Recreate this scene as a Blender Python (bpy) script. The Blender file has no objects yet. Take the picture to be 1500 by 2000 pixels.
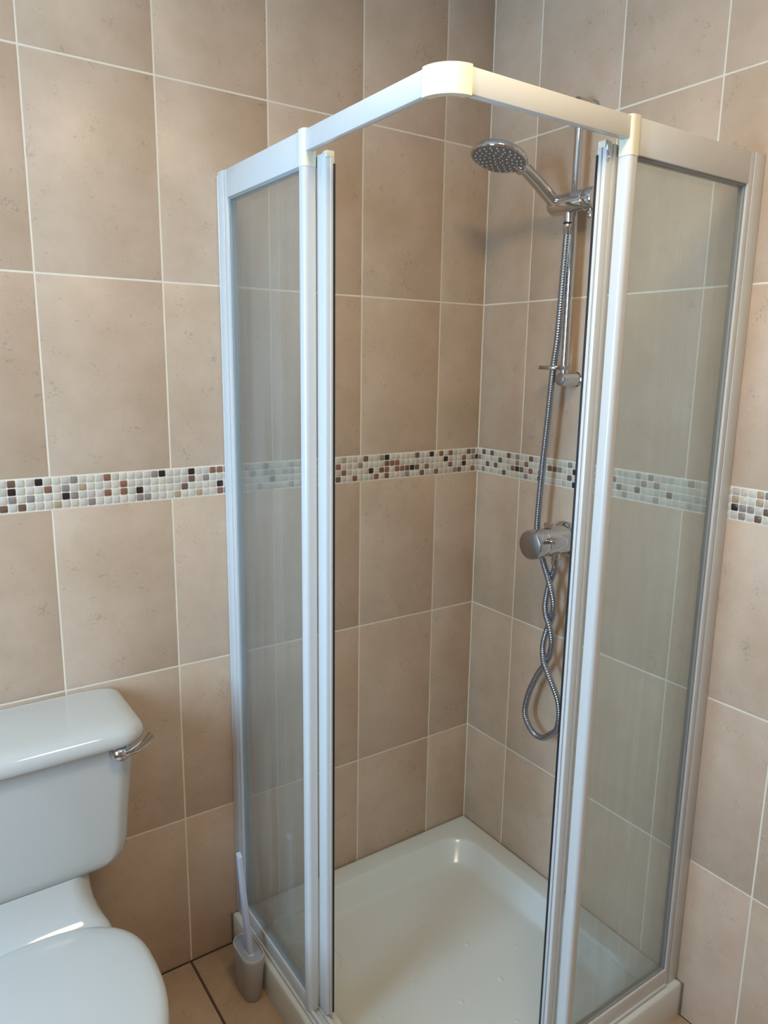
import bpy, bmesh, math, random
from mathutils import Vector, Matrix

random.seed(7)
S = bpy.context.scene
COL = S.collection
PI = math.pi

# ------------------------------------------------------------------ camera
cam_data = bpy.data.cameras.new('camera')
cam = bpy.data.objects.new('camera', cam_data)
COL.objects.link(cam)
cam_data.sensor_fit = 'AUTO'
cam_data.sensor_width = 36.0
cam_data.lens = 1450.85 / 2000.0 * 36.0
cam_data.clip_start = 0.02
CR = Vector((0.8253, -0.5645, 0.0145)).normalized()
CF = Vector((0.5557, 0.8074, -0.1985)).normalized()
CU = CR.cross(CF).normalized()
cam.matrix_world = Matrix(((CR.x, CU.x, -CF.x, -1.4384),
                           (CR.y, CU.y, -CF.y, -1.6140),
                           (CR.z, CU.z, -CF.z, 1.5073),
                           (0, 0, 0, 1)))
S.camera = cam

# ------------------------------------------------------------------ world, lights, exposure
S.view_settings.view_transform = 'Standard'
S.view_settings.look = 'None'
S.view_settings.gamma = 1.0
S.view_settings.use_curve_mapping = False
S.view_settings.exposure = 0.72

WIN = (-1.20, -0.50, 0.90, 2.05)          # window opening: y0, y1, z0, z1 in the wall x = XW
XW = -2.5
YB = -2.75
ZC = 2.45

w = bpy.data.worlds.new('daylight')
S.world = w
w.use_nodes = True
wt = w.node_tree
wt.nodes['Background'].inputs['Color'].default_value = (0.44, 0.71, 1.0, 1)
wt.nodes['Background'].inputs['Strength'].default_value = 15.0

pd = bpy.data.lights.new('window_portal', 'AREA')
pd.shape = 'RECTANGLE'
pd.size = WIN[3] - WIN[2]
pd.size_y = WIN[1] - WIN[0]
pd.cycles.is_portal = True
portal = bpy.data.objects.new('window_portal', pd)
portal.location = (XW - 0.10, (WIN[0] + WIN[1]) / 2, (WIN[2] + WIN[3]) / 2)
portal.rotation_euler = (0, -PI / 2, 0)
COL.objects.link(portal)

ld = bpy.data.lights.new('ceiling_bulb', 'AREA')
ld.shape = 'DISK'
ld.size = 0.40
ld.energy = 7.0
ld.color = (1.0, 0.79, 0.50)
lamp = bpy.data.objects.new('ceiling_bulb', ld)
lamp.location = (-0.90, -1.15, ZC - 0.06)
COL.objects.link(lamp)


# ------------------------------------------------------------------ materials
def new_mat(name):
    m = bpy.data.materials.new(name)
    m.use_nodes = True
    nt = m.node_tree
    return m, nt, nt.nodes['Principled BSDF']


def simple(name, col, rough=0.4, metal=0.0, spec=0.5, noise=0.0, bump=0.0, nscale=40):
    m, nt, b = new_mat(name)
    b.inputs['Base Color'].default_value = (*col, 1)
    b.inputs['Roughness'].default_value = rough
    b.inputs['Metallic'].default_value = metal
    b.inputs['Specular IOR Level'].default_value = spec
    tc = nt.nodes.new('ShaderNodeTexCoord')
    nz = nt.nodes.new('ShaderNodeTexNoise')
    nz.inputs['Scale'].default_value = nscale
    nz.inputs['Detail'].default_value = 3
    nt.links.new(tc.outputs['Object'], nz.inputs['Vector'])
    if noise:
        mx = nt.nodes.new('ShaderNodeMix')
        mx.data_type = 'RGBA'
        mx.inputs['A'].default_value = (*[c * (1 - noise) for c in col], 1)
        mx.inputs['B'].default_value = (*[min(1, c * (1 + noise)) for c in col], 1)
        nt.links.new(nz.outputs['Fac'], mx.inputs['Factor'])
        nt.links.new(mx.outputs['Result'], b.inputs['Base Color'])
    if bump:
        bp = nt.nodes.new('ShaderNodeBump')
        bp.inputs['Strength'].default_value = bump
        bp.inputs['Distance'].default_value = 0.001
        nt.links.new(nz.outputs['Fac'], bp.inputs['Height'])
        nt.links.new(bp.outputs['Normal'], b.inputs['Normal'])
    return m


def stone_tile(name, dark, light, rough, speck=0.5, blotch=7.0, island=0.10):
    """beige stone-look ceramic: soft clouds, per-tile tone, small dark pits"""
    m, nt, b = new_mat(name)
    L = nt.links.new
    N = nt.nodes.new
    tc = N('ShaderNodeTexCoord')
    geo = N('ShaderNodeNewGeometry')
    off = N('ShaderNodeVectorMath')
    off.operation = 'MULTIPLY_ADD'
    L(geo.outputs['Random Per Island'], off.inputs[0])
    off.inputs[1].default_value = (13.0, 7.0, 9.0)
    L(tc.outputs['Object'], off.inputs[2])
    n1 = N('ShaderNodeTexNoise')
    n1.inputs['Scale'].default_value = blotch
    n1.inputs['Detail'].default_value = 6
    n1.inputs['Roughness'].default_value = 0.70
    L(off.outputs[0], n1.inputs['Vector'])
    r1 = N('ShaderNodeValToRGB')
    r1.color_ramp.elements[0].position = 0.32
    r1.color_ramp.elements[0].color = (*dark, 1)
    r1.color_ramp.elements[1].position = 0.68
    r1.color_ramp.elements[1].color = (*light, 1)
    L(n1.outputs['Fac'], r1.inputs['Fac'])
    # tone of the whole tile
    mr = N('ShaderNodeMapRange')
    mr.inputs['To Min'].default_value = 1 - island
    mr.inputs['To Max'].default_value = 1 + island * 0.6
    L(geo.outputs['Random Per Island'], mr.inputs['Value'])
    mu = N('ShaderNodeMix')
    mu.data_type = 'RGBA'
    mu.blend_type = 'MULTIPLY'
    mu.inputs['Factor'].default_value = 1
    L(r1.outputs['Color'], mu.inputs['A'])
    L(mr.outputs['Result'], mu.inputs['B'])
    # pits
    n2 = N('ShaderNodeTexNoise')
    n2.inputs['Scale'].default_value = 170
    n2.inputs['Detail'].default_value = 2
    L(off.outputs[0], n2.inputs['Vector'])
    n3 = N('ShaderNodeTexNoise')
    n3.inputs['Scale'].default_value = 26
    n3.inputs['Detail'].default_value = 2
    L(off.outputs[0], n3.inputs['Vector'])
    ml = N('ShaderNodeMath')
    ml.operation = 'MULTIPLY'
    L(n2.outputs['Fac'], ml.inputs[0])
    L(n3.outputs['Fac'], ml.inputs[1])
    r2 = N('ShaderNodeValToRGB')
    r2.color_ramp.elements[0].position = 0.352
    r2.color_ramp.elements[0].color = (0, 0, 0, 1)
    r2.color_ramp.elements[1].position = 0.46
    r2.color_ramp.elements[1].color = (1, 1, 1, 1)
    L(ml.outputs[0], r2.inputs['Fac'])
    sc = N('ShaderNodeMath')
    sc.operation = 'MULTIPLY'
    sc.inputs[1].default_value = speck
    L(r2.outputs['Color'], sc.inputs[0])
    mx = N('ShaderNodeMix')
    mx.data_type = 'RGBA'
    L(sc.outputs[0], mx.inputs['Factor'])
    L(mu.outputs['Result'], mx.inputs['A'])
    mx.inputs['B'].default_value = (*[c * 0.42 for c in dark], 1)
    L(mx.outputs['Result'], b.inputs['Base Color'])
    b.inputs['Roughness'].default_value = rough
    b.inputs['Specular IOR Level'].default_value = 0.45
    bp = N('ShaderNodeBump')
    bp.inputs['Strength'].default_value = 0.12
    bp.inputs['Distance'].default_value = 0.0015
    L(n1.outputs['Fac'], bp.inputs['Height'])
    L(bp.outputs['Normal'], b.inputs['Normal'])
    return m


def glass_mat(name, tint, haze_col, haze, streak):
    """clear pane with a green tint, sharp reflections and a thin streaky limescale film"""
    m = bpy.data.materials.new(name)
    m.use_nodes = True
    nt = m.node_tree
    nt.nodes.clear()
    N = nt.nodes.new
    L = nt.links.new
    out = N('ShaderNodeOutputMaterial')
    tr = N('ShaderNodeBsdfTransparent')
    tr.inputs['Color'].default_value = (*tint, 1)
    gl = N('ShaderNodeBsdfGlossy')
    gl.inputs['Roughness'].default_value = 0.02
    df = N('ShaderNodeBsdfDiffuse')
    df.inputs['Color'].default_value = (*haze_col, 1)
    fr = N('ShaderNodeFresnel')
    ge = N('ShaderNodeNewGeometry')
    io = N('ShaderNodeMapRange')          # same index for a ray entering or leaving the thin pane
    io.inputs['To Min'].default_value = 1.45
    io.inputs['To Max'].default_value = 1 / 1.45
    L(ge.outputs['Backfacing'], io.inputs['Value'])
    L(io.outputs['Result'], fr.inputs['IOR'])
    tc = N('ShaderNodeTexCoord')
    mp = N('ShaderNodeMapping')
    mp.inputs['Scale'].default_value = (14, 14, 1.2)
    L(tc.outputs['Object'], mp.inputs['Vector'])
    nz = N('ShaderNodeTexNoise')
    nz.inputs['Scale'].default_value = 2.0
    nz.inputs['Detail'].default_value = 4
    L(mp.outputs['Vector'], nz.inputs['Vector'])
    mr = N('ShaderNodeMapRange')
    mr.inputs['From Min'].default_value = 0.3
    mr.inputs['From Max'].default_value = 0.7
    mr.inputs['To Min'].default_value = haze - streak
    mr.inputs['To Max'].default_value = haze + streak
    L(nz.outputs['Fac'], mr.inputs['Value'])
    m1 = N('ShaderNodeMixShader')
    L(mr.outputs['Result'], m1.inputs['Fac'])
    tl = N('ShaderNodeBsdfTranslucent')
    tl.inputs['Color'].default_value = (*haze_col, 1)
    hz = N('ShaderNodeMixShader')
    hz.inputs['Fac'].default_value = 0.55
    L(df.outputs[0], hz.inputs[1])
    L(tl.outputs[0], hz.inputs[2])
    L(tr.outputs[0], m1.inputs[1])
    L(hz.outputs[0], m1.inputs[2])
    m2 = N('ShaderNodeMixShader')
    L(fr.outputs[0], m2.inputs['Fac'])
    L(m1.outputs[0], m2.inputs[1])
    L(gl.outputs[0], m2.inputs[2])
    L(m2.outputs[0], out.inputs['Surface'])
    return m


M_TILE = stone_tile('beige_stone_tile', (0.545, 0.390, 0.270), (0.660, 0.490, 0.362), 0.38, 0.34, 6.0, 0.05)
M_FLOOR = stone_tile('terracotta_floor_tile', (0.42, 0.275, 0.17), (0.55, 0.38, 0.25), 0.40, 0.4, 5.0)
M_GROUT = simple('cream_grout', (0.84, 0.75, 0.61), 0.85, noise=0.12, nscale=9, bump=0.2)
M_FGROUT = simple('dark_floor_grout', (0.085, 0.050, 0.028), 0.9, noise=0.3)
M_WHITE = simple('white_powder_coat', (0.66, 0.665, 0.655), 0.24, noise=0.02)
M_CREAM = simple('yellowed_plastic', (0.83, 0.78, 0.62), 0.40, noise=0.03)
M_CERAMIC = simple('white_glazed_ceramic', (0.58, 0.57, 0.535), 0.07, noise=0.015)
M_ACRYL = simple('white_tray_acrylic', (0.70, 0.70, 0.64), 0.16, noise=0.03, nscale=5)
M_SEAT = simple('white_seat_plastic', (0.56, 0.55, 0.515), 0.18)
M_CHROME = simple('chrome', (0.62, 0.62, 0.64), 0.06, 1.0)
M_HOSE = simple('steel_hose', (0.36, 0.38, 0.43), 0.24, 1.0)
M_BRUSHED = simple('satin_chrome_cap', (0.42, 0.40, 0.39), 0.30, 1.0)
M_FACE = simple('grey_spray_face', (0.20, 0.19, 0.18), 0.35)
M_NOZZLE = simple('pale_rubber_nozzle', (0.72, 0.72, 0.70), 0.5)
M_BLACK = simple('black_rubber', (0.012, 0.012, 0.016), 0.5)
M_GASKET = simple('grey_gasket', (0.30, 0.32, 0.32), 0.45)
M_LILAC = simple('pale_grey_plastic', (0.50, 0.50, 0.56), 0.45)
M_HOLDER = simple('grey_plastic', (0.47, 0.45, 0.43), 0.5, noise=0.03)
M_HOLDTOP = simple('grey_lid_plastic', (0.34, 0.34, 0.37), 0.5)
M_WARM_BOUNCE = simple('warm_bounce_paint', (0.62, 0.44, 0.31), 0.8, noise=0.03)  # colour of the unseen front wall, chosen to warm the bounced light
M_BOUNCE_WOOD = simple('brown_bounce_wood', (0.34, 0.19, 0.10), 0.45, noise=0.2, nscale=6)
M_PAINT = simple('white_ceiling_paint', (0.80, 0.77, 0.70), 0.8)
M_GLASS = glass_mat('shower_glass', (0.965, 0.98, 0.97), (0.84, 0.88, 0.87), 0.085, 0.045)
M_SEALANT = simple('dark_mould_sealant', (0.20, 0.15, 0.12), 0.7, noise=0.3)

MOS = {
    'K': simple('mosaic_black', (0.030, 0.018, 0.018), 0.3),
    'B': simple('mosaic_brown', (0.17, 0.095, 0.065), 0.4, noise=0.25, nscale=120),
    'R': simple('mosaic_red_brown', (0.26, 0.115, 0.075), 0.4, noise=0.25, nscale=120),
    'G': simple('mosaic_grey_brown', (0.29, 0.235, 0.205), 0.4, noise=0.25, nscale=120),
    'T': simple('mosaic_tan', (0.45, 0.32, 0.20), 0.4, noise=0.15, nscale=120),
    'P': simple('mosaic_pale_pink', (0.55, 0.46, 0.40), 0.4, noise=0.15, nscale=120),
    'a': simple('mosaic_cream', (0.64, 0.565, 0.465), 0.35, noise=0.08, nscale=120),
    'b': simple('mosaic_ivory', (0.60, 0.54, 0.455), 0.35, noise=0.08, nscale=120),
    'c': simple('mosaic_rose_cream', (0.62, 0.515, 0.43), 0.35, noise=0.08, nscale=120),
    'd': simple('mosaic_stone', (0.56, 0.495, 0.42), 0.35, noise=0.08, nscale=120),
}
MOS_KEYS = list(MOS)


# ------------------------------------------------------------------ helpers
def finish(name, bm, mats, parent=None, angle=40, recalc=True):
    if recalc:
        bmesh.ops.recalc_face_normals(bm, faces=bm.faces)
    me = bpy.data.meshes.new(name)
    bm.to_mesh(me)
    bm.free()
    if not isinstance(mats, (list, tuple)):
        mats = [mats]
    for m in mats:
        me.materials.append(m)
    for p in me.polygons:
        p.use_smooth = True
    me.set_sharp_from_angle(angle=math.radians(angle))
    o = bpy.data.objects.new(name, me)
    COL.objects.link(o)
    if parent is not None:
        o.parent = parent
        if parent.type == 'EMPTY':
            o.matrix_parent_inverse = Matrix.Translation(-Vector(parent.location))
    return o


def thing(name, label, cat, loc):
    o = bpy.data.objects.new(name, None)
    o.empty_display_size = 0.05
    o.location = loc
    COL.objects.link(o)
    o['label'] = label
    o['category'] = cat
    return o


def structure(o):
    o['kind'] = 'structure'
    return o


def box(bm, x0, x1, y0, y1, z0, z1, bev=0.0, seg=2, mat=0):
    t = bmesh.new()
    bmesh.ops.create_cube(t, size=1)
    for v in t.verts:
        v.co = Vector(((x0 + x1) / 2 + v.co.x * (x1 - x0),
                       (y0 + y1) / 2 + v.co.y * (y1 - y0),
                       (z0 + z1) / 2 + v.co.z * (z1 - z0)))
    if bev:
        bmesh.ops.bevel(t, geom=list(t.edges), offset=bev, segments=seg, profile=0.5, affect='EDGES')
    merge(bm, t, mat)


def merge(bm, t, mat=0, mtx=None):
    if mtx is not None:
        bmesh.ops.transform(t, matrix=mtx, verts=t.verts)
    mp = {}
    for v in t.verts:
        mp[v] = bm.verts.new(v.co)
    for f in t.faces:
        try:
            nf = bm.faces.new([mp[v] for v in f.verts])
            nf.material_index = mat if mat is not None else f.material_index
        except ValueError:
            pass
    t.free()


def loft(bm, rings, cap0=True, cap1=True, mat=0, closed=True):
    rv = [[bm.verts.new(p) for p in r] for r in rings]
    n = len(rings[0])
    for a, b in zip(rv[:-1], rv[1:]):
        for i in range(n if closed else n - 1):
            j = (i + 1) % n
            f = bm.faces.new((a[i], a[j], b[j], b[i]))
            f.material_index = mat
    if cap0:
        bm.faces.new(rv[0][::-1]).material_index = mat
    if cap1:
        bm.faces.new(rv[-1]).material_index = mat


def rrect(x0, x1, y0, y1, r, z, n=6):
    """rounded rectangle ring in the XY plane; r may be one radius or four (x1y1, x0y1, x0y0, x1y0)"""
    rs = r if isinstance(r, (tuple, list)) else (r,) * 4
    out = []
    cs = [(x1, y1, 0, rs[0], -1, -1), (x0, y1, 90, rs[1], 1, -1), (x0, y0, 180, rs[2], 1, 1), (x1, y0, 270, rs[3], -1, 1)]
    for cx, cy, a0, rr, sx, sy in cs:
        for i in range(n + 1):
            a = math.radians(a0 + 90 * i / n)
            out.append(Vector((cx + sx * rr + rr * math.cos(a), cy + sy * rr + rr * math.sin(a), z)))
    return out


def frame_axes(d):
    d = d.normalized()
    a = Vector((0, 0, 1)) if abs(d.z) < 0.9 else Vector((1, 0, 0))
    u = d.cross(a).normalized()
    return u, d.cross(u).normalized()


def lathe(bm, origin, axis, prof, n=32, mat=0, cap=True):
    """prof: list of (distance along axis, radius)"""
    o = Vector(origin)
    ax = Vector(axis).normalized()
    u, v = frame_axes(ax)
    rings = []
    for h, r in prof:
        r = max(r, 1e-4)
        rings.append([o + ax * h + (u * math.cos(2 * PI * i / n) + v * math.sin(2 * PI * i / n)) * r for i in range(n)])
    loft(bm, rings, cap, cap, mat)


def catmull(pts, per=12):
    P = [Vector(p) for p in pts]
    P = [P[0] * 2 - P[1]] + P + [P[-1] * 2 - P[-2]]
    out = []
    for i in range(1, len(P) - 2):
        for k in range(per):
            t = k / per
            a, b, c, d = P[i - 1], P[i], P[i + 1], P[i + 2]
            out.append(0.5 * ((2 * b) + (c - a) * t + (2 * a - 5 * b + 4 * c - d) * t * t + (3 * b - a - 3 * c + d) * t ** 3))
    out.append(P[-2])
    return out


def resample(pts, step):
    out = [pts[0].copy()]
    acc = 0.0
    for a, b in zip(pts[:-1], pts[1:]):
        seg = (b - a).length
        while acc + seg >= step:
            t = (step - acc) / seg
            a = a.lerp(b, t)
            out.append(a.copy())
            seg = (b - a).length
            acc = 0.0
        acc += seg
    return out


def sweep(bm, pts, rad, n=10, mat=0):
    """round tube along pts; rad is a number or function of the sample index"""
    up = None
    rings = []
    for i, p in enumerate(pts):
        d = (pts[min(i + 1, len(pts) - 1)] - pts[max(i - 1, 0)]).normalized()
        if up is None:
            up, _ = frame_axes(d)
        up = (up - d * up.dot(d)).normalized()
        v = d.cross(up)
        r = rad(i) if callable(rad) else rad
        rings.append([p + (up * math.cos(2 * PI * k / n) + v * math.sin(2 * PI * k / n)) * r for k in range(n)])
    loft(bm, rings, True, True, mat)


def prism(bm, poly, z0, z1, fn, mat=0):
    """extrude the (s, d) outline from z0 to z1; fn maps (s, d, z) to the room"""
    loft(bm, [[fn(s, d, z0) for s, d in poly], [fn(s, d, z1) for s, d in poly]], True, True, mat)


# ------------------------------------------------------------------ room shell
TW, TH, J = 0.25, 0.3989, 0.0042          # wall tile pitch and joint
Z_M, Z_T = 1.2005, 1.2668                 # mosaic band bottom and top
ROWS = [(Z_M - TH * (k + 1), Z_M - TH * k) for k in range(3)] + [(Z_T + TH * k, Z_T + TH * (k + 1)) for k in range(4)]
GD = 0.0012                               # joints sit this far behind the tile faces


def tile_wall(name, length, first, origin, udir, ndir, hole=None, band=True):
    """one wall: grout slab plus bevelled tiles; u runs along the wall from `origin`, n points into the room"""
    bm = bmesh.new()
    o = Vector(origin)
    U = Vector(udir)
    N_ = Vector(ndir)

    def P(u, z, d):
        return o + U * u + N_ * d + Vector((0, 0, z))

    def slab(u0, u1, z0, z1):
        u0, u1 = (u0 if u0 > 0 else -0.12), (u1 if u1 < length else length + 0.12)
        loft(bm, [[P(u0, z0, -0.12), P(u1, z0, -0.12), P(u1, z1, -0.12), P(u0, z1, -0.12)],
                  [P(u0, z0, -GD), P(u1, z0, -GD), P(u1, z1, -GD), P(u0, z1, -GD)]], mat=0)
    if hole is None:
        slab(0, length, 0, ZC)
    else:
        a, b, c, d = hole
        slab(0, a, 0, ZC)
        slab(b, length, 0, ZC)
        slab(a, b, 0, c)
        slab(a, b, d, ZC)
    us = [0.0, first]
    while us[-1] < length:
        us.append(us[-1] + TW)
    rows = list(ROWS)
    for z0, z1 in rows:
        z0, z1 = max(z0, 0.0), min(z1, ZC)
        if z1 - z0 < 0.02:
            continue
        for u0, u1 in zip(us[:-1], us[1:]):
            a, b = u0 + J / 2, min(u1, length) - J / 2
            c, d = (z0 + J / 2 if z0 > 0.02 else 0.0), z1 - J / 2
            if b - a < 0.01:
                continue
            pieces = [(a, b, c, d)]
            if hole:
                h = hole
                if a < h[1] and b > h[0] and c < h[3] and d > h[2]:
                    pieces = []
                    if a < h[0]:
                        pieces.append((a, h[0], c, d))
                    if b > h[1]:
                        pieces.append((h[1], b, c, d))
                    aa, bb = max(a, h[0]), min(b, h[1])
                    if c < h[2]:
                        pieces.append((aa, bb, c, h[2]))
                    if d > h[3]:
                        pieces.append((aa, bb, h[3], d))
            e = 0.0012
            for a2, b2, c2, d2 in pieces:
                loft(bm, [[P(a2, c2, -GD * 1.5), P(b2, c2, -GD * 1.5), P(b2, d2, -GD * 1.5), P(a2, d2, -GD * 1.5)],
                          [P(a2, c2, -GD * .5), P(b2, c2, -GD * .5), P(b2, d2, -GD * .5), P(a2, d2, -GD * .5)],
                          [P(a2 + e, c2 + e, 0), P(b2 - e, c2 + e, 0), P(b2 - e, d2 - e, 0), P(a2 + e, d2 - e, 0)]],
                     cap0=False, mat=1)
    return structure(finish(name, bm, [M_GROUT, M_TILE], angle=60))


def mosaic_band(name, rows, pitch, first, length, origin, udir, ndir):
    bm = bmesh.new()
    o = Vector(origin)
    U = Vector(udir)
    N_ = Vector(ndir)
    ph = (Z_T - Z_M - 0.001) / 4

    def P(u, z, d):
        return o + U * u + N_ * d + Vector((0, 0, z))
    loft(bm, [[P(0, Z_M, -GD), P(length, Z_M, -GD), P(length, Z_T, -GD), P(0, Z_T, -GD)],
              [P(0, Z_M, -0.0004), P(length, Z_M, -0.0004), P(length, Z_T, -0.0004), P(0, Z_T, -0.0004)]], mat=0)
    rnd = random.Random(3)
    g = 0.0011
    for ri, row in enumerate(rows):
        zt = Z_T - 0.0005 - ph * ri
        k = 0
        while True:
            u0 = first + pitch * k
            u1 = u0 + pitch
            if u0 > length - 0.004:
                break
            ch = row[k] if k < len(row) else '.'
            if k >= len(row) and rnd.random() < 0.2:
                ch = rnd.choice('BRGPTK')
            if ch == '.':
                ch = rnd.choice('aaabbcd')
            a, b = max(u0, 0) + g, min(u1, length) - g
            c, d = zt - ph + g, zt - g
            k += 1
            if b - a < 0.003:
                continue
            e = 0.0006
            q = 0.0016

            def ring(i, dd):
                i2 = q + i * 0.6
                return [P(a + i2, c + i, dd), P(b - i2, c + i, dd), P(b - i, c + i2, dd), P(b - i, d - i2, dd),
                        P(b - i2, d - i, dd), P(a + i2, d - i, dd), P(a + i, d - i2, dd), P(a + i, c + i2, dd)]
            loft(bm, [ring(0, -0.0005), ring(0, 0.0002), ring(e, 0.0006)], cap0=False, mat=1 + MOS_KEYS.index(ch))
    return structure(finish(name, bm, [M_GROUT] + [MOS[k_] for k_ in MOS_KEYS], angle=60))


tile_wall('wall_back', -XW, 0.1536, (0, 0, 0), (-1, 0, 0), (0, -1, 0))
tile_wall('wall_right', -YB, 0.1718, (0, 0, 0), (0, -1, 0), (-1, 0, 0))
tile_wall('wall_left', -YB, 0.12, (XW, 0, 0), (0, -1, 0), (1, 0, 0), hole=(-WIN[1], -WIN[0], WIN[2], WIN[3]))
bm = bmesh.new()
box(bm, XW, 0, YB - 0.12, YB, 0, ZC)
structure(finish('wall_front', bm, M_WARM_BOUNCE))
bm = bmesh.new()
box(bm, -1.75, -0.95, YB, YB + 0.035, 0.005, 1.98, 0.004)
for px0 in (-1.66, -1.31):
    for pz0, pz1 in ((0.15, 0.85), (1.0, 1.85)):
        box(bm, px0, px0 + 0.27, YB + 0.03, YB + 0.041, pz0, pz1, 0.005)
structure(finish('bounce_door_1', bm, M_BOUNCE_WOOD))  # unseen brown door, added to bounce warm light onto the front-facing frames

ML = ['.GB..PR.R.K..B.....KG..B.P.T......G.P...G.....GRR..K...KG.....R...G...K..B.',
      'KG.R..PK....PP...RRB....G.P.R.......GG.GP.G......G.BP.P.....R....T.G.R...K.',
      '...K..R...PR.BKBRR.RB.KP..PRP..........R.......K....B.....K.R.R.P.GK...G.G.',
      '.R.PBGPP.RP.B..G...B.RP..R..B.....G.G...PG....GR..T..T...GG.....G...T.P.B.B']
MR = ['.B.B...B.G..BP......G......B..P.G.G.....G.....P..TG',
      'G....B.P.G.R....BRG..K......B....G.R..........T..T.',
      '..B.B...RKBPR.G.....B........R..K...PKP.......KGG.B',
      '.G.P..B....G..K....P.K........G..P.G....P......G.B.']
mosaic_band('trim_1', ML, 0.01676, -0.0065, -XW, (0, 0, 0), (-1, 0, 0), (0, -1, 0))
mosaic_band('trim_2', MR, 0.01698, 0.0, -YB, (0, 0, 0), (0, -1, 0), (-1, 0, 0))

# floor
bm = bmesh.new()
box(bm, XW - 0.12, 0.12, YB - 0.12, 0.12, -0.14, -0.0022)
xs = [-0.906 + 0.33 * k for k in range(-4, 4)]
ys = [0.33 - 0.33 * k for k in range(0, 11)]
for x0, x1 in zip(xs[:-1], xs[1:]):
    for y1, y0 in zip(ys[:-1], ys[1:]):
        a, b, c, d = max(x0 + .003, XW + 0.001), min(x1 - .003, -0.001), max(y0 + .003, YB + 0.001), min(y1 - .003, -0.004)
        if b - a < 0.01 or d - c < 0.01:
            continue
        e = 0.0015
        loft(bm, [[Vector((a, c, -.0025)), Vector((b, c, -.0025)), Vector((b, d, -.0025)), Vector((a, d, -.0025))],
                  [Vector((a, c, -.001)), Vector((b, c, -.001)), Vector((b, d, -.001)), Vector((a, d, -.001))],
                  [Vector((a + e, c + e, 0)), Vector((b - e, c + e, 0)), Vector((b - e, d - e, 0)), Vector((a + e, d - e, 0))]],
             cap0=False, mat=1)
structure(finish('floor', bm, [M_FGROUT, M_FLOOR], angle=60))

bm = bmesh.new()
box(bm, XW - 0.12, 0.12, YB - 0.12, 0.12, ZC, ZC + 0.1)
structure(finish('ceiling', bm, M_PAINT))

# window in the left wall
bm = bmesh.new()
y0, y1, z0, z1 = WIN
xa, xb = XW - 0.09, XW - 0.03
t = 0.05
box(bm, xa, xb, y0, y0 + t, z0, z1, 0.004)
box(bm, xa, xb, y1 - t, y1, z0, z1, 0.004)
box(bm, xa, xb, y0 + t, y1 - t, z0, z0 + t, 0.004)
box(bm, xa, xb, y0 + t, y1 - t, z1 - t, z1, 0.004)
structure(finish('window_1', bm, M_WHITE))


# ------------------------------------------------------------------ shower tray
A = 0.79
TRAY = thing('shower_tray', 'square white acrylic shower tray on the floor in the tiled corner', 'shower tray', (-A / 2, -A / 2, 0))
bm = bmesh.new()


def tray_ring(ins, z, ro, r=None):
    rr = ro if r is None else r
    e = 0.001
    return rrect(-A + ins, -ins - e, -A + ins, -ins - e, (rr, rr, ro, rr), z, 8)


rings = [tray_ring(0, 0.0, 0.05, 0.003), tray_ring(0, 0.083, 0.05, 0.003), tray_ring(0.003, 0.088, 0.05, 0.004),
         tray_ring(0.010, 0.090, 0.05, 0.006), tray_ring(0.055, 0.0888, 0.07), tray_ring(0.0630, 0.0885, 0.085),
         tray_ring(0.0655, 0.0875, 0.085), tray_ring(0.0675, 0.0850, 0.085), tray_ring(0.0725, 0.0780, 0.085), tray_ring(0.098, 0.0410, 0.080),
         tray_ring(0.103, 0.0365, 0.078), tray_ring(0.111, 0.0338, 0.075), tray_ring(0.122, 0.0328, 0.07), tray_ring(0.25, 0.0315, 0.04), tray_ring(0.36, 0.0310, 0.01)]
loft(bm, rings)
for x, y in [(-.296, -.368), (-.192, -.446), (-.351, -.611), (-.255, -.21), (-.488, -.392), (-.424, -.498), (-.61, -.43),
             (-.614, -.315), (-.523, -.244), (-.36, -.26), (-.30, -.50), (-.21, -.58), (-.54, -.58), (-.40, -.30), (-.45, -.66), (-.24, -.66)]:
    lathe(bm, (x * 0.988 - .012, y * 0.988 - .010, 0.0305), (0, 0, 1), [(0, .007), (.0020, .0065), (.0028, .004), (.0030, .001)], 14)
finish('tray_body', bm, M_ACRYL, TRAY, 50)
bm = bmesh.new()
lathe(bm, (-.645, -.222, 0.030), (0, 0, 1), [(0, .046), (.004, .046), (.0065, .043), (.0075, .034), (.007, .010), (.007, .001)], 32)
finish('drain_cover', bm, M_ACRYL, TRAY)
bm = bmesh.new()
box(bm, -A - .004, -A + .001, -.0045, 0, 0.0, 0.088, .001)
finish('sealant', bm, M_SEALANT, TRAY)['label'] = 'dark stained sealant strip'
bm = bmesh.new()
box(bm, -.0045, 0, -A - .004, -A + .001, 0.0, 0.088, .001)
finish('sealant', bm, M_SEALANT, TRAY)['label'] = 'dark stained sealant strip'

# ------------------------------------------------------------------ shower enclosure
EA = 0.775
ENC = thing('shower_enclosure', 'white framed corner entry shower enclosure with glass panels, standing on the tray', 'shower enclosure', (-EA / 2, -EA / 2, 0.09))


def mapL(s, d, z):
    return Vector((-EA + d, -s, z))


def mapR(s, d, z):
    return Vector((-s, -EA + d, z))


def sbox(bm, fn, s0, s1, d0, d1, z0, z1, bev=0.0012, mat=0):
    a, b = fn(s0, d0, z0), fn(s1, d1, z1)
    box(bm, min(a.x, b.x), max(a.x, b.x), min(a.y, b.y), max(a.y, b.y), z0, z1, bev, 2, mat)


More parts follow.
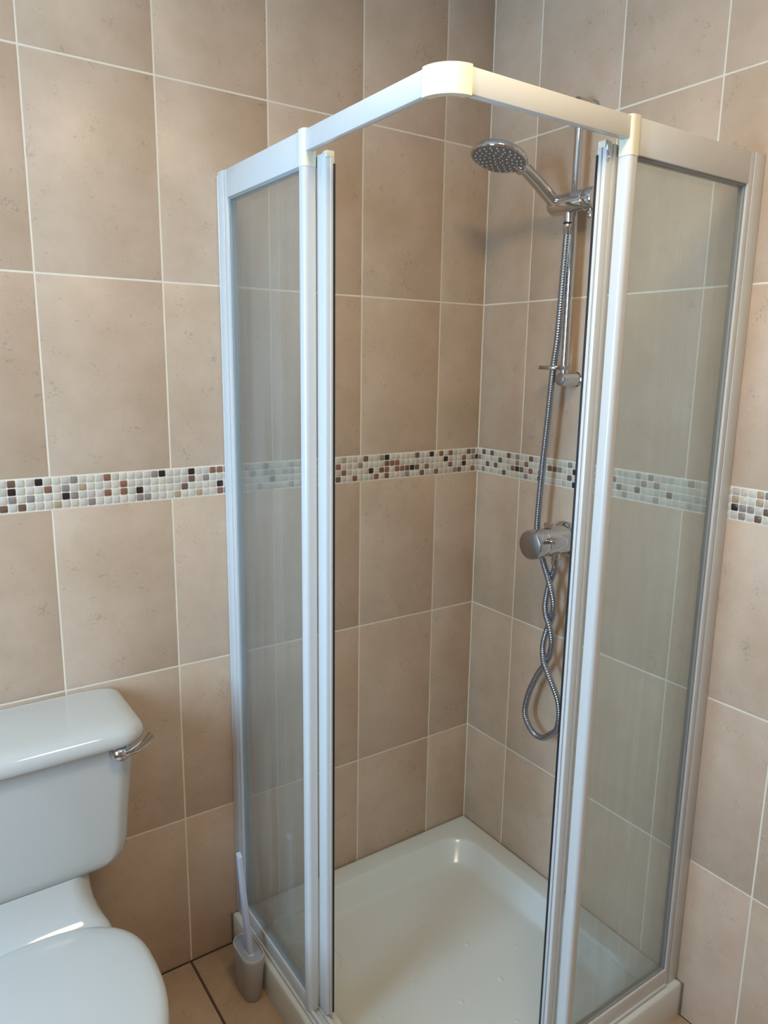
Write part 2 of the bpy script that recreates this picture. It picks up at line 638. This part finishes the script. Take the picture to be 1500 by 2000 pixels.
def round_poly(s0, s1, d0, d1, ra, rb, n=5):
    """outline with rounded corners on the outer (d0) side: ra at s0, rb at s1"""
    out = [(s0, d1)]
    for i in range(n + 1):
        a = PI + (PI / 2) * i / n
        out.append((s0 + ra + ra * math.cos(a), d0 + ra + ra * math.sin(a)))
    for i in range(n + 1):
        a = PI * 1.5 + (PI / 2) * i / n
        out.append((s1 - rb + rb * math.cos(a), d0 + rb + rb * math.sin(a)))
    out.append((s1, d1))
    return out


ZB, ZT = 0.0905, 1.898
for fn in (mapL, mapR):
    right = fn is mapR
    # wall channel with its groove
    bm = bmesh.new()
    sbox(bm, fn, 0.0005, 0.0335, -0.001, 0.020, ZB, ZT + 0.001, 0.001)
    if not right:
        sbox(bm, fn, 0.0005, 0.0050, -0.0025, 0.004, ZB, ZT - 0.006, 0.001)
    finish('wall_channel', bm, M_WHITE, ENC)
    # inner stile, header and bottom rail of the fixed panel
    bm = bmesh.new()
    sbox(bm, fn, 0.0345, 0.0485, 0.0, 0.018, ZB, ZT, 0.0012)
    sbox(bm, fn, 0.0340, 0.0360, 0.0008, 0.018, ZB, ZT, 0.0)
    finish('panel_stile', bm, M_WHITE, ENC)
    bm = bmesh.new()
    sbox(bm, fn, 0.0470, 0.3745, 0.0, 0.018, 1.8415, ZT, 0.0015)
    finish('panel_header', bm, M_WHITE, ENC)
    bm = bmesh.new()
    sbox(bm, fn, 0.0470, 0.3935, 0.0, 0.018, ZB, 0.1340, 0.0015)
    sbox(bm, fn, 0.0470, 0.3935, -0.0045, 0.006, ZB, 0.0985, 0.0015)
    finish('bottom_rail', bm, M_WHITE, ENC)
    # outer post with its yellowed end cap
    bm = bmesh.new()
    prism(bm, round_poly(0.3725, 0.3955, -0.0035, 0.019, 0.006, 0.0085), 0.106, 1.8385, fn)
    finish('panel_post', bm, M_WHITE, ENC)
    bm = bmesh.new()
    prism(bm, round_poly(0.3715, 0.3963, -0.0042, 0.0195, 0.006, 0.0085), 1.8385, 1.8992, fn)
    finish('post_cap', bm, M_CREAM, ENC)['label'] = 'yellowed cream plastic end cap'
    # head rail over the opening
    bm = bmesh.new()
    sbox(bm, fn, 0.3900, 0.7290, 0.0, 0.0140, 1.8625, 1.8970, 0.0012)
    finish('head_rail', bm, M_WHITE, ENC)
    # sill track under the opening
    bm = bmesh.new()
    sbox(bm, fn, 0.3900, 0.7290, -0.0045, 0.0300, ZB, 0.0960, 0.0012)
    sbox(bm, fn, 0.3900, 0.7290, 0.0010, 0.0080, 0.0955, 0.1060, 0.0015)
    sbox(bm, fn, 0.3900, 0.7290, 0.0210, 0.0290, 0.0955, 0.1040, 0.0015)
    finish('sill_track', bm, M_WHITE, ENC)
    # fixed pane and its gasket
    bm = bmesh.new()
    sbox(bm, fn, 0.0460, 0.3760, 0.0085, 0.0125, 0.131, 1.844, 0.0)
    finish('fixed_pane', bm, M_GLASS, ENC)['label'] = 'hazy clear glass pane'
    bm = bmesh.new()
    sbox(bm, fn, 0.0485, 0.0535, 0.0045, 0.0165, 0.134, 1.8415, 0.0008)
    sbox(bm, fn, 0.0535, 0.3725, 0.0045, 0.0165, 1.8375, 1.8415, 0.0008)
    sbox(bm, fn, 0.0535, 0.3725, 0.0045, 0.0165, 0.134, 0.1375, 0.0008)
    finish('gasket', bm, M_GASKET, ENC)['label'] = 'grey glazing gasket'
    # sliding door, pushed open behind the fixed pane
    bm = bmesh.new()
    s0, s1 = (0.394, 0.4265) if not right else (0.3935, 0.4225)
    ds = [(s0, .038), (s0, .0245), (s0 + .002, .0225), (s0 + .011, .0220), (s0 + .0125, .0236), (s0 + .0150, .0236), (s0 + .0165, .0220),
          (s1 - .005, .0220), (s1 - .0015, .0232), (s1, .0262), (s1, .0292), (s1 - .0014, .0300), (s1 - .0014, .0316), (s1, .0324), (s1, .038)]
    prism(bm, ds, 0.110, 1.8575, fn)
    sbox(bm, fn, 0.0150, 0.0300, 0.0235, 0.0310, 0.098, 1.8575, 0.002)
    sbox(bm, fn, 0.0290, s0, 0.0240, 0.0320, 1.8420, 1.8575, 0.001)
    sbox(bm, fn, 0.0290, s0, 0.0240, 0.0320, 0.0980, 0.1130, 0.001)
    door = finish('sliding_door', bm, M_WHITE, ENC)
    bm = bmesh.new()
    sbox(bm, fn, 0.0280, s0 + .001, 0.0260, 0.0295, 0.112, 1.843, 0.0)
    finish('door_pane', bm, M_GLASS, door)
    bm = bmesh.new()
    sbox(bm, fn, s1, s1 + .0035, 0.0292, 0.0375, 0.112, 1.850, 0.0008)
    finish('seal_holder', bm, M_WHITE, door)
    bm = bmesh.new()
    sbox(bm, fn, s1 + .0022, s1 + .0052, 0.0345, 0.0385, 0.115, 1.840, 0.0006)
    finish('magnetic_seal', bm, M_BLACK, door)['label'] = 'black magnetic door seal'
    bm = bmesh.new()
    sbox(bm, fn, s1 - .012, s1 + .003, 0.0225, 0.0375, 1.8500, 1.8605, 0.001)
    finish('door_cap', bm, M_CREAM, door)
    if right:
        bm = bmesh.new()
        pts = [(s1 - .001, .0215, 1.861), (s1 + .001, .0205, 1.855), (s1 - .0005, .0205, 1.846), (s1 - .004, .0205, 1.841),
               (s1 - .0065, .0207, 1.837), (s1 - .006, .0207, 1.833), (s1 - .002, .0207, 1.831)]
        sweep(bm, catmull([fn(*p) for p in pts], 5), 0.0008, 8)
        finish('spring_clip', bm, M_BRUSHED, door)

# yellowed corner bracket joining both head rails, and the corner of the sill
bm = bmesh.new()
rc = 0.047
cx = -EA + rc


def corner_sweep(bm, prof, n=14):
    rings_ = []
    pts_ = []
    for i in range(n + 1):
        a = PI + (PI / 2) * i / n
        pts_.append((math.cos(a), math.sin(a)))
    for c_, s_ in pts_:
        rings_.append([Vector((cx + c_ * (rc - d), cx + s_ * (rc - d), z)) for d, z in prof])
    loft(bm, rings_)


corner_sweep(bm, [(-0.0015, 1.8605), (-0.0015, 1.8985), (0.0, 1.8998), (0.0145, 1.8998), (0.0145, 1.8615), (0.0, 1.8605)])
finish('corner_bracket', bm, M_CREAM, ENC)['label'] = 'yellowed cream plastic corner joint'
bm = bmesh.new()
corner_sweep(bm, [(-0.0045, ZB), (-0.0045, 0.096), (0.001, 0.0965), (0.001, 0.106), (0.008, 0.106), (0.008, 0.0965), (0.030, 0.0965), (0.030, ZB)])
finish('sill_corner', bm, M_CREAM, ENC)

# ------------------------------------------------------------------ shower riser rail with slider and hose guide
BX, BY = -0.045, -0.350
RAIL = thing('shower_riser_rail', 'upright chrome shower riser rail fixed to the right wall inside the enclosure', 'shower rail', (BX, BY, 1.46))
bm = bmesh.new()
lathe(bm, (BX, BY, 1.478), (0, 0, 1), [(0, .0092), (0.60, .0092)], 24)
finish('rail_bar', bm, M_CHROME, RAIL)
for zc in (1.471, 2.082):
    bm = bmesh.new()
    lathe(bm, (0.0, BY, zc), (-1, 0, 0), [(-.0005, .019), (.004, .019), (.0045, .0165), (.057, .0160), (.0595, .0150), (.0605, .001)], 32)
    b_ = finish('wall_bracket', bm, M_CHROME, RAIL)
    bm = bmesh.new()
    lathe(bm, (-.0604, BY, zc), (-1, 0, 0), [(0, .0138), (.0006, .0138), (.0010, .013), (.0011, .001)], 28)
    finish('end_cap', bm, M_BRUSHED, b_)
bm = bmesh.new()
lathe(bm, (BX - .006, -.283, 1.8745), (0, -1, 0), [(0, .003), (.0008, .014), (.003, .0195), (.008, .0225), (.016, .0235), (.105, .0235), (.108, .022), (.1085, .001)], 40)
sl = finish('slider', bm, M_CHROME, RAIL)
bm = bmesh.new()
lathe(bm, (BX - .006, -.3925, 1.8745), (0, -1, 0), [(0, .0205), (.002, .0245), (.022, .0245), (.026, .022), (.0262, .001)], 36)
finish('clamp_knob', bm, M_CHROME, sl)
bm = bmesh.new()
lathe(bm, (BX - .004, -.405, 1.853), (-.3, -.1, -1), [(0, .006), (.010, .0075), (.020, .006), (.023, .002)], 16)
finish('release_lever', bm, M_CHROME, sl)
# hose guide: flat ring on an arm
bm = bmesh.new()
gx, gy, gz = -.0575, -.3145, 1.4985
n = 28
prof = [(0.0128, -.0045), (0.0220, -.0045), (0.0230, -.003), (0.0230, .003), (0.0220, .0045), (0.0128, .0045)]
rr_ = []
for i in range(n + 1):
    a = 2 * PI * i / n
    rr_.append([Vector((gx + r * math.cos(a) * 0.75, gy + r * math.sin(a) * 1.45, gz + h)) for r, h in prof])
loft(bm, rr_, False, False)
bmesh.ops.remove_doubles(bm, verts=bm.verts, dist=1e-5)
box(bm, BX - .010, BX + .008, BY - .010, BY + .012, gz - .0045, gz + .0045, .002)
finish('hose_guide', bm, M_BRUSHED, RAIL)

# ------------------------------------------------------------------ hand shower
HS = thing('hand_shower', 'chrome hand shower with round nozzle head resting in the rail slider', 'shower head', (-.06, -.305, 1.875))
V = Vector((-0.6535, -0.7165, -0.244))
HE = -0.97 * CU - 0.21 * CR
HE = (HE - V.normalized() * HE.dot(V.normalized())).normalized()
HN = (0.43 * V.normalized() + 0.903 * HE).normalized()
HC = Vector((-.22, -.279, 1.9615))
h0 = Vector((-.0505, -.3345, 1.851))
h1 = Vector((-.060, -.303, 1.879))
h2 = Vector((-.115, -.297, 1.919))
h3 = Vector((-.164, -.293, 1.9475))
# handle
bm = bmesh.new()
neck = HC - HN * 0.010
path = catmull([h1 + (h1 - h2) * 0.15, h1, h2, h3, h3.lerp(neck, 0.45) + Vector((0, 0, .003)), neck], 8)
m = len(path)


def hr(i):
    t = i / (m - 1)
    return 0.0122 + 0.0055 * math.sin(min(1, t / 0.62) * PI) ** 1.0 * 0.55 + 0.0030 * max(0, (t - .55) / .45)


sweep(bm, path, hr, 20)
hd = finish('handle', bm, M_CHROME, HS)
# long inlay along the handle's upper side
bm = bmesh.new()
ip = [h1.lerp(h3, t) for t in [0.05 + 0.85 * k / 12 for k in range(13)]]
dirh = (h3 - h1).normalized()
side = (CU - dirh * CU.dot(dirh)).normalized()
viewn = (V - dirh * V.dot(dirh) - side * V.dot(side)).normalized()
nrm = (viewn * 0.8 + side * 0.6).normalized()
wv = dirh.cross(nrm).normalized()
rg = []
for k, p in enumerate(ip):
    t = k / 12
    wd = 0.0048 * math.sin(PI * min(max(t, 0.03), 0.97)) ** 0.6 + 0.0006
    base = p + nrm * 0.0128
    rg.append([base - wv * wd, base - wv * wd * .5 + nrm * .0028, base + wv * wd * .5 + nrm * .0028, base + wv * wd, base - nrm * .004])
loft(bm, rg)
finish('handle_inlay', bm, M_BRUSHED, hd)
# collar at the head
bm = bmesh.new()
cdir = (h3 - neck).normalized()
lathe(bm, HC + cdir * 0.055 - HN * 0.008, cdir, [(0, .0155), (.004, .0178), (.010, .0178), (.014, .0150)], 24)
finish('neck_collar', bm, M_CHROME, hd)
# head shell and spray face
bm = bmesh.new()
lathe(bm, HC, HN, [(-.024, .001), (-.0235, .016), (-.020, .034), (-.014, .050), (-.007, .0605), (-.001, .0645), (.004, .0650), (.007, .0635), (.0075, .0600), (.006, .0590)], 48)
head = finish('spray_head', bm, M_CHROME, HS)
bm = bmesh.new()
lathe(bm, HC, HN, [(.003, .0595), (.0068, .0595), (.0078, .0570), (.0084, .034), (.0086, .001)], 48)
finish('spray_face', bm, M_FACE, head)
u_, v_ = frame_axes(HN)
bm = bmesh.new()
for rad, cnt in ((.052, 22), (.042, 18), (.032, 13), (.021, 8), (.010, 5)):
    for k in range(cnt):
        a = 2 * PI * k / cnt + rad * 60
        lathe(bm, HC + HN * 0.0074 + (u_ * math.cos(a) + v_ * math.sin(a)) * rad, HN, [(0, .0021), (.0024, .0016), (.0028, .0004)], 8)
nz_ = finish('nozzles', bm, M_NOZZLE, head)
nz_['kind'] = 'stuff'
nz_['label'] = 'pale rubber spray nozzles'
# threaded tail leaving the slider
bm = bmesh.new()
tail = Vector((-.0535, -.340, 1.842))
tdir = Vector((-.05, -.12, -1)).normalized()
lathe(bm, tail + Vector((0, 0, .022)), tdir, [(0, .008), (.016, .0085), (.016, .0098), (.030, .0098), (.030, .0085), (.034, .0085)], 20)
finish('threaded_tail', bm, M_CHROME, HS)

# ------------------------------------------------------------------ valve
VY, VZ = -.350, 1.068
VALVE = thing('shower_valve', 'round chrome shower mixer valve on the right wall below the riser rail', 'shower valve', (0, VY, VZ))
bm = bmesh.new()
lathe(bm, (0, VY, VZ), (-1, 0, 0), [(-.0005, .046), (.006, .046), (.009, .043), (.0095, .0375), (.092, .0372), (.093, .0360), (.0945, .0360)], 48)
finish('valve_body', bm, M_CHROME, VALVE)
bm = bmesh.new()
lathe(bm, (-.0942, VY, VZ), (-1, 0, 0), [(0, .0366), (.002, .0374), (.032, .0374), (.0355, .0360), (.0362, .0345), (.0362, .001)], 48)
kn = finish('control_knob', bm, M_CHROME, VALVE)
bm = bmesh.new()
lathe(bm, (-.1302, VY, VZ), (-1, 0, 0), [(0, .0340), (.0008, .0340), (.0014, .0330), (.0014, .001)], 48)
finish('knob_cap', bm, M_BRUSHED, kn)['label'] = 'satin grey knob end'
bm = bmesh.new()
sweep(bm, catmull([(-.100, VY - .030, VZ + .012), (-.100, VY - .045, VZ + .016), (-.100, VY - .062, VZ + .017)], 6), lambda i: 0.0085 - i * 0.0001, 16)
finish('flow_lever', bm, M_CHROME, kn)
bm = bmesh.new()
lathe(bm, (-.062, VY + .006, VZ + .033), (0, 0, 1), [(0, .010), (.008, .010), (.009, .012), (.013, .012), (.0145, .010), (.015, .001)], 6)
finish('inlet_nut', bm, M_CHROME, VALVE)
bm = bmesh.new()
lathe(bm, (-.060, -.3745, VZ - .024), (0, 0, -1), [(0, .0105), (.014, .0105), (.0145, .012), (.030, .0112), (.0305, .009), (.034, .009)], 20)
finish('hose_outlet', bm, M_CHROME, VALVE)

# ------------------------------------------------------------------ hose
HOSE = thing('shower_hose', 'ribbed steel shower hose hanging twisted in a loop below the mixer valve', 'hose', (-.06, -.35, 0.53))
pts = [(-.0555, -.343, 1.818), (-.0575, -.3425, 1.779), (-.060, -.341, 1.687), (-.060, -.336, 1.569), (-.060, -.328, 1.497),
       (-.060, -.320, 1.372), (-.060, -.311, 1.243), (-.060, -.3045, 1.097), (-.060, -.310, 1.055),
       (-.0600, -.3288, 1.0198), (-.0670, -.3624, .9676), (-.0640, -.3769, .9271), (-.0600, -.3770, .8999), (-.0540, -.3656, .8665),
       (-.0530, -.3515, .8281), (-.0580, -.3474, .7912), (-.0640, -.3557, .7587), (-.0680, -.3731, .7338), (-.0640, -.3954, .6954),
       (-.0600, -.4116, .6596), (-.0580, -.4170, .6198), (-.0565, -.4110, .5830), (-.0560, -.3929, .5596), (-.0550, -.3615, .5342), (-.0550, -.3248, .5361),
       (-.0550, -.2953, .5720), (-.0550, -.3006, .6276), (-.0540, -.3245, .6892), (-.0530, -.3474, .7302), (-.0570, -.3688, .7663),
       (-.0630, -.3813, .8036), (-.0670, -.3804, .8333), (-.0680, -.3689, .8612), (-.0640, -.3535, .8849), (-.0600, -.3489, .9097),
       (-.0530, -.3503, .9534), (-.0550, -.3661, .9929), (-.0600, -.3745, 1.012)]
fine = resample(catmull(pts, 14), 0.0015)
bm = bmesh.new()
sweep(bm, fine, lambda i: 0.0082 if i % 4 < 2 else 0.0071, 14)
finish('hose_sleeve', bm, M_HOSE, HOSE, 80)
bm = bmesh.new()
lathe(bm, Vector(pts[0]) + Vector((0.0004, 0.0005, .010)), (-.03, .0, -1), [(0, .0092), (.002, .0100), (.010, .0098), (.020, .0090), (.024, .0088)], 20)
finish('hose_cone', bm, M_CHROME, HOSE)
bm = bmesh.new()
lathe(bm, Vector(pts[0]) + Vector((0.0004, 0.0005, .013)), (-.03, .0, -1), [(0, .0106), (.003, .0106)], 20)
finish('rubber_ring', bm, M_BLACK, HOSE)

# ------------------------------------------------------------------ toilet
TX = -1.29
TOI = thing('toilet', 'white close coupled ceramic toilet against the tiled wall left of the shower', 'toilet', (TX, -.36, 0))


def pan_ring(z, hw, yb, yf, n=40, sq=2.3):
    """egg outline: round front at yf, flatter back at yb"""
    ym = yb + (yf - yb) * 0.42
    out = []
    for i in range(n):
        a = 2 * PI * i / n
        c, s = math.cos(a), math.sin(a)
        e = 2.0 / (sq if s < 0 else 3.0)
        x = hw * math.copysign(abs(c) ** (2.0 / 2.2), c)
        y = ym + (abs(s) ** e) * ((yb - ym) if s > 0 else (yf - ym))
        out.append(Vector((TX + x, y, z)))
    return out


bm = bmesh.new()
loft(bm, [pan_ring(0, .105, -.17, -.52), pan_ring(.02, .105, -.17, -.52), pan_ring(.05, .095, -.16, -.51), pan_ring(.15, .090, -.15, -.50),
          pan_ring(.24, .120, -.17, -.55), pan_ring(.31, .160, -.19, -.62), pan_ring(.36, .174, -.20, -.655), pan_ring(.385, .178, -.205, -.662),
          pan_ring(.396, .172, -.21, -.655)])


def neck_ring(z, hw, yf, fl=0.0):
    """shelf behind the seat: straight sides that flare out towards the front by fl"""
    ring = rrect(TX - hw, TX + hw, yf, -.012, (.012, .012, .045, .045), z, 8)
    for p in ring:
        t_ = max(0.0, min(1.0, (-.13 - p.y) / .14))
        p.x += math.copysign(fl * t_ * t_, p.x - TX)
    return ring


loft(bm, [neck_ring(.02, .085, -.24), neck_ring(.20, .085, -.24), neck_ring(.30, .110, -.25, .02), neck_ring(.365, .124, -.275, .035), neck_ring(.393, .124, -.275, .035), neck_ring(.401, .124, -.268, .033),
          neck_ring(.408, .124, -.256, .028), neck_ring(.416, .124, -.243, .022), neck_ring(.430, .124, -.228, .014), neck_ring(.450, .1242, -.214, .007),
          neck_ring(.475, .1246, -.204), neck_ring(.4885, .1250, -.200)])
finish('pan', bm, M_CERAMIC, TOI, 55)

bm = bmesh.new()


def cis(z, hw, yf, r=.035):
    return rrect(TX - hw, TX + hw, yf, -.012, (.012, .012, r, r), z, 7)


loft(bm, [cis(.4885, .150, -.193), cis(.4900, .168, -.1965), cis(.4945, .181, -.199), cis(.503, .1925, -.2005), cis(.516, .2000, -.2015), cis(.540, .2045, -.2025),
          cis(.60, .2095, -.204), cis(.68, .2185, -.207), cis(.74, .2255, -.209), cis(.7665, .2275, -.2095)])
finish('cistern', bm, M_CERAMIC, TOI, 55)
bm = bmesh.new()


def lid(z, ins):
    return rrect(TX - .2465 + ins, TX + .2465 - ins, -.229 + ins, -.006 - min(ins, .004), (.014, .014, .055 - ins * .4, .055 - ins * .4), z, 9)


loft(bm, [lid(.7560, .010), lid(.7565, .004), lid(.7595, .0005), lid(.768, 0), lid(.776, .0012), lid(.7835, .0055), lid(.789, .0125), lid(.7925, .0225), lid(.7945, .040), lid(.7955, .075)])
finish('cistern_lid', bm, M_CERAMIC, TOI, 70)
# flush lever
bm = bmesh.new()
LV = Vector((-1.1010, -.2088, .7415))
lathe(bm, LV, (0, -1, 0), [(0, .0200), (.004, .0200), (.008, .0185), (.014, .0150), (.020, .0115), (.0235, .007), (.0245, .001)], 28)
lev = finish('flush_lever', bm, M_CHROME, TOI)
bm = bmesh.new()
lp = catmull([LV + Vector((.004, -.017, .0)), LV + Vector((.020, -.022, .004)), LV + Vector((.040, -.022, .0115)), LV + Vector((.0625, -.021, .027))], 8)
rg = []
for i, p in enumerate(lp):
    t = i / (len(lp) - 1)
    wd = 0.0058 + 0.0050 * t
    th = 0.0048 - 0.0026 * t
    d = (lp[min(i + 1, len(lp) - 1)] - lp[max(i - 1, 0)]).normalized()
    up = Vector((0, -1, 0)).cross(d).normalized()
    nn = d.cross(up).normalized()
    rg.append([p + up * (wd * math.cos(2 * PI * k / 16)) + nn * (th * math.sin(2 * PI * k / 16)) for k in range(16)])
loft(bm, rg)
finish('lever_arm', bm, M_CHROME, lev)
# seat and cover


def seat_ring(z, ins):
    return pan_ring(z, .184 - ins, -.243 - ins, -.672 + ins, 56, 2.15)


bm = bmesh.new()
loft(bm, [seat_ring(.3965, .010), seat_ring(.398, .004), seat_ring(.403, .001), seat_ring(.409, .002), seat_ring(.4115, .008)])
finish('seat', bm, M_SEAT, TOI, 60)
bm = bmesh.new()
loft(bm, [seat_ring(.4118, .010), seat_ring(.4125, .004), seat_ring(.416, .0015), seat_ring(.421, .003), seat_ring(.4255, .008), seat_ring(.4285, .017), seat_ring(.4305, .035), seat_ring(.4325, .08), seat_ring(.433, .14)])
finish('seat_cover', bm, M_SEAT, TOI, 70)
# ------------------------------------------------------------------ toilet brush and holder
HCX, HCY = -.8195, -.168


def stad(z, hx, hy, cx_=HCX, cy_=HCY, n=10):
    return rrect(cx_ - hx, cx_ + hx, cy_ - hy, cy_ + hy, min(hx, hy) * .98, z, n)


BH = thing('toilet_brush_holder', 'grey plastic oval toilet brush holder on the floor beside the shower tray', 'brush holder', (HCX, HCY, 0))
bm = bmesh.new()
loft(bm, [stad(0, .0205, .038), stad(.002, .0215, .0395), stad(.115, .0272, .0520), stad(.1205, .0272, .0520), stad(.122, .0262, .0510), stad(.122, .0240, .0485), stad(.116, .0235, .0480)])
finish('holder_body', bm, M_HOLDER, BH, 50)
bm = bmesh.new()
loft(bm, [stad(.1140, .0234, .0478), stad(.1185, .0234, .0478), stad(.1195, .0222, .0465)])
finish('holder_lid', bm, M_HOLDTOP, BH, 50)['label'] = 'darker grey lid'
BR = thing('toilet_brush', 'slim pale grey toilet brush handle rising from the oval grey holder', 'toilet brush', (HCX, HCY, 0.119))
bm = bmesh.new()
hb = Vector((HCX - .003, HCY - .012, .1196))
ht = Vector((-.8305, -.1520, .366))
rg = []
for k in range(13):
    t = k / 12
    p = hb.lerp(ht, t)
    wx = 0.0066 - 0.0012 * t
    wy = 0.0125 - 0.0045 * t
    rg.append([Vector((p.x + dx * wx, p.y + dy * wy, p.z)) for dx, dy in ((-1, -.7), (-.7, -1), (.7, -1), (1, -.7), (1, .7), (.7, 1), (-.7, 1), (-1, .7))])
rg[-1] = [q + Vector((0, 0, (q.y - ht.y) * 0.35)) for q in rg[-1]]
loft(bm, rg)
finish('brush_handle', bm, M_LILAC, BR, 50)
bm = bmesh.new()
loft(bm, [stad(.1194, .0085, .0165, hb.x, hb.y), stad(.1215, .0080, .0160, hb.x, hb.y), stad(.1222, .0070, .0150, hb.x, hb.y)])
finish('handle_collar', bm, M_SEAT, BR, 50)
